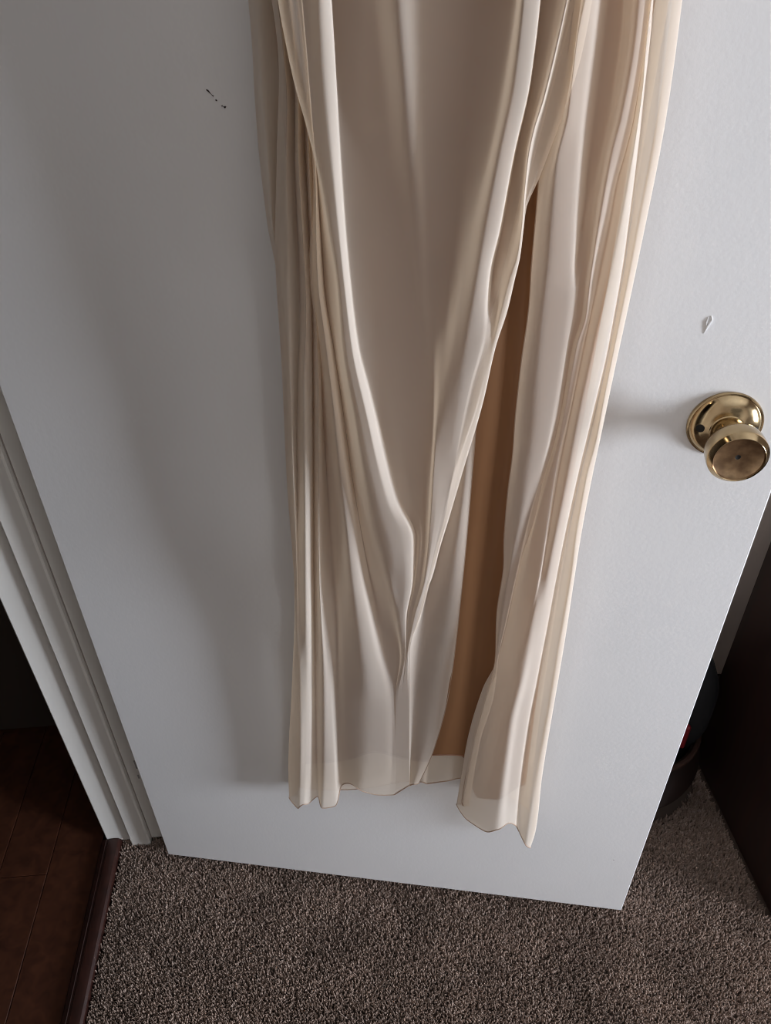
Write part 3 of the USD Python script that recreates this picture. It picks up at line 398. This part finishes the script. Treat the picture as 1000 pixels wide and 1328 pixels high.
# ---------------------------------------------------------------- things behind the door
# dark cabinet: its left side runs beside the carpet
c0, c1 = np.array([1.003, 0.018, 0]), np.array([0.930, 0.335, 0])
dv = (c1 - c0) / np.linalg.norm(c1 - c0); rt = np.array([dv[1], -dv[0], 0]); dep = np.linalg.norm(c1 - c0)
CB = np.eye(4); CB[:3, 0] = rt; CB[:3, 1] = dv; CB[:3, 3] = c0
cab = thing('cabinet', label='dark red-brown wooden cabinet at the right edge behind the open door', category='cabinet')
def cb(lo, hi, c=0.002): m_ = cbox(lo, hi, c); m_.apply_transform(CB); return m_
CH, CW = 0.70, 0.80
obj('side_panel', cb((0, 0.016, 0.0), (0.02, dep, CH)), 'cabinet_wood', cab); obj('side_panel', cb((CW - 0.02, 0.016, 0.0), (CW, dep, CH)), 'cabinet_wood', cab)
obj('top_panel', cb((-0.012, -0.006, CH), (CW + 0.012, dep, CH + 0.025), 0.004), 'cabinet_wood', cab)
obj('back_panel', cb((0.02, dep - 0.008, 0.06), (CW - 0.02, dep, CH)), 'cabinet_wood', cab)
obj('plinth', cb((0.0, 0.004, -0.002), (CW, 0.0155, 0.066)), 'cabinet_wood', cab)
for k in range(2):
    d_ = obj('cabinet_door', cb((0.003 + k * CW / 2, -0.002, 0.07), (CW / 2 - 0.003 + k * CW / 2, 0.016, CH - 0.004), 0.003), 'cabinet_wood', cab)
    kb = lathe([(0, -0.002), (0.006, -0.001), (0.006, 0.010), (0.013, 0.018), (0.012, 0.025), (0, 0.028)], (0, 0, 0), 24); kb.apply_translation((CW / 2 + (0.04 if k else -0.04), -0.002, 0.42)); kb.apply_transform(CB)
    obj('handle', kb, 'brass_worn', d_)
# basket with a black bag in it
BX, BY = 0.800, 0.300
basket = thing('basket', label='low round dark brown basket on the carpet behind the door', category='basket')
prof = [(0.0, 0.0), (0.100, 0.0)] + [(0.104 + 0.018 * math.sin(math.pi * min(1, 0.12 + k / 26)) + 0.0022 * (1 if k % 2 else -1), 0.003 + k * 0.0048) for k in range(24)] + [(0.100, 0.117), (0.098, 0.012), (0.0, 0.010)]
obj('woven_body', lathe(prof, (BX, BY, 0.0), 72, 'z'), 'wicker', basket, smooth=30)
ring = np.array([(BX + 0.109 * math.cos(t_), BY + 0.109 * math.sin(t_), 0.121) for t_ in np.linspace(0, 2 * np.pi, 73)])
obj('rim', sweep(ring, 0.0048, 10), 'wicker_rim', basket, label='smooth glossy rim')
bag = thing('bag', label='black cloth bag standing in the low basket behind the door', category='bag')
bm = trimesh.creation.icosphere(4); v = np.array(bm.vertices); q = np.sign(v) * np.abs(v) ** 0.45
q *= 1 + 0.03 * np.sin(5 * v[:, :1] + 3 * v[:, 2:]) 
q = q * [0.090, 0.060, 0.137] + [0.832, 0.318, 0.147]
v2 = q.copy(); low = np.clip((0.14 - v2[:, 2]) / 0.12, 0, 1)[:, None]
v2[:, :2] = (1 - 0.25 * low) * v2[:, :2] + 0.25 * low * np.array([BX, BY])
v2[:, 2] = np.maximum(v2[:, 2], 0.0108)
obj('bag_body', trimesh.Trimesh(v2, bm.faces, process=False), 'bag_fabric', bag, smooth=True)
obj('bag_handle', sweep([(0.787, 0.318, 0.280), (0.789, 0.318, 0.310), (0.817, 0.318, 0.335), (0.847, 0.318, 0.335), (0.875, 0.318, 0.310), (0.877, 0.318, 0.280)], 0.006, 8), 'bag_fabric', bag)
obj('tag', cbox((0.846, 0.236, 0.132), (0.872, 0.2475, 0.190), 0.003), 'red_tag', bag, label='dark red tag')

# ---------------------------------------------------------------- carpet pile
def tuft(seed):
    r = np.random.default_rng(seed); ms = []
    for k in range(3):
        a0 = r.uniform(0, 6.28); lean = r.uniform(0.1, 0.55); tw = r.uniform(1.5, 3.0); hgt = r.uniform(0.010, 0.0145); s = np.linspace(0, 1, 5)
        pts = np.stack([0.0015 * np.cos(a0 + tw * s) + lean * hgt * s ** 2 * math.cos(a0), 0.0015 * np.sin(a0 + tw * s) + lean * hgt * s ** 2 * math.sin(a0), hgt * s], 1)
        ms.append(sweep(pts, np.array([0.0011, 0.0013, 0.0014, 0.0012, 0.0007]), 5))
    return cat(*ms)
pile = UsdGeom.PointInstancer.Define(stage, '/World/carpet_pile')
tag(pile.GetPrim(), label='grey-brown twisted pile of the bedroom carpet', category='carpet', kind='stuff')
paths = []
for k in range(8):
    pth = f'/World/carpet_pile/yarn_tuft' + (f'_{k:03d}' if k else '')
    usdkit.mesh(stage, pth, tuft(100 + k), M['yarn'], smooth=True); paths.append(Sdf.Path(pth))
pile.CreatePrototypesRel().SetTargets(paths)
st = 0.0039
aa, bb_ = np.meshgrid(np.arange(EDGE + 0.003, 1.45, st), np.arange(B0 + 0.016, 0.80, st), indexing='ij')
aa = aa.ravel() + rng.uniform(-0.0018, 0.0018, aa.size); bb_ = bb_.ravel() + rng.uniform(-0.0018, 0.0018, bb_.size)
ok = ~((aa < 0.004) & (bb_ < 0.0015)) & ~((aa < 0.014) & (bb_ < -0.05))
ok &= ~((aa > -0.079) & (aa < -0.043) & (bb_ < 0.0125))
pts = O + aa[:, None] * A + bb_[:, None] * B + np.array([0, 0, -0.0115])
rel = pts - c0; ok &= ~((rel @ rt > -0.0045) & (rel @ dv > 0.0075))
ok &= np.hypot(pts[:, 0] - BX, pts[:, 1] - BY) > 0.128
pts = pts[ok]; n_ = len(pts)
pile.CreatePositionsAttr(Vt.Vec3fArray.FromNumpy(pts.astype(np.float32)))
pile.CreateProtoIndicesAttr(Vt.IntArray.FromNumpy(rng.integers(0, 8, n_).astype(np.int32)))
ang = rng.uniform(0, 2 * np.pi, n_) / 2
pile.CreateOrientationsAttr(Vt.QuathArray([Gf.Quath(float(math.cos(x)), 0.0, 0.0, float(math.sin(x))) for x in ang]))
scl = rng.uniform(0.85, 1.06, n_); pile.CreateScalesAttr(Vt.Vec3fArray.FromNumpy(np.repeat(scl[:, None], 3, 1).astype(np.float32)))
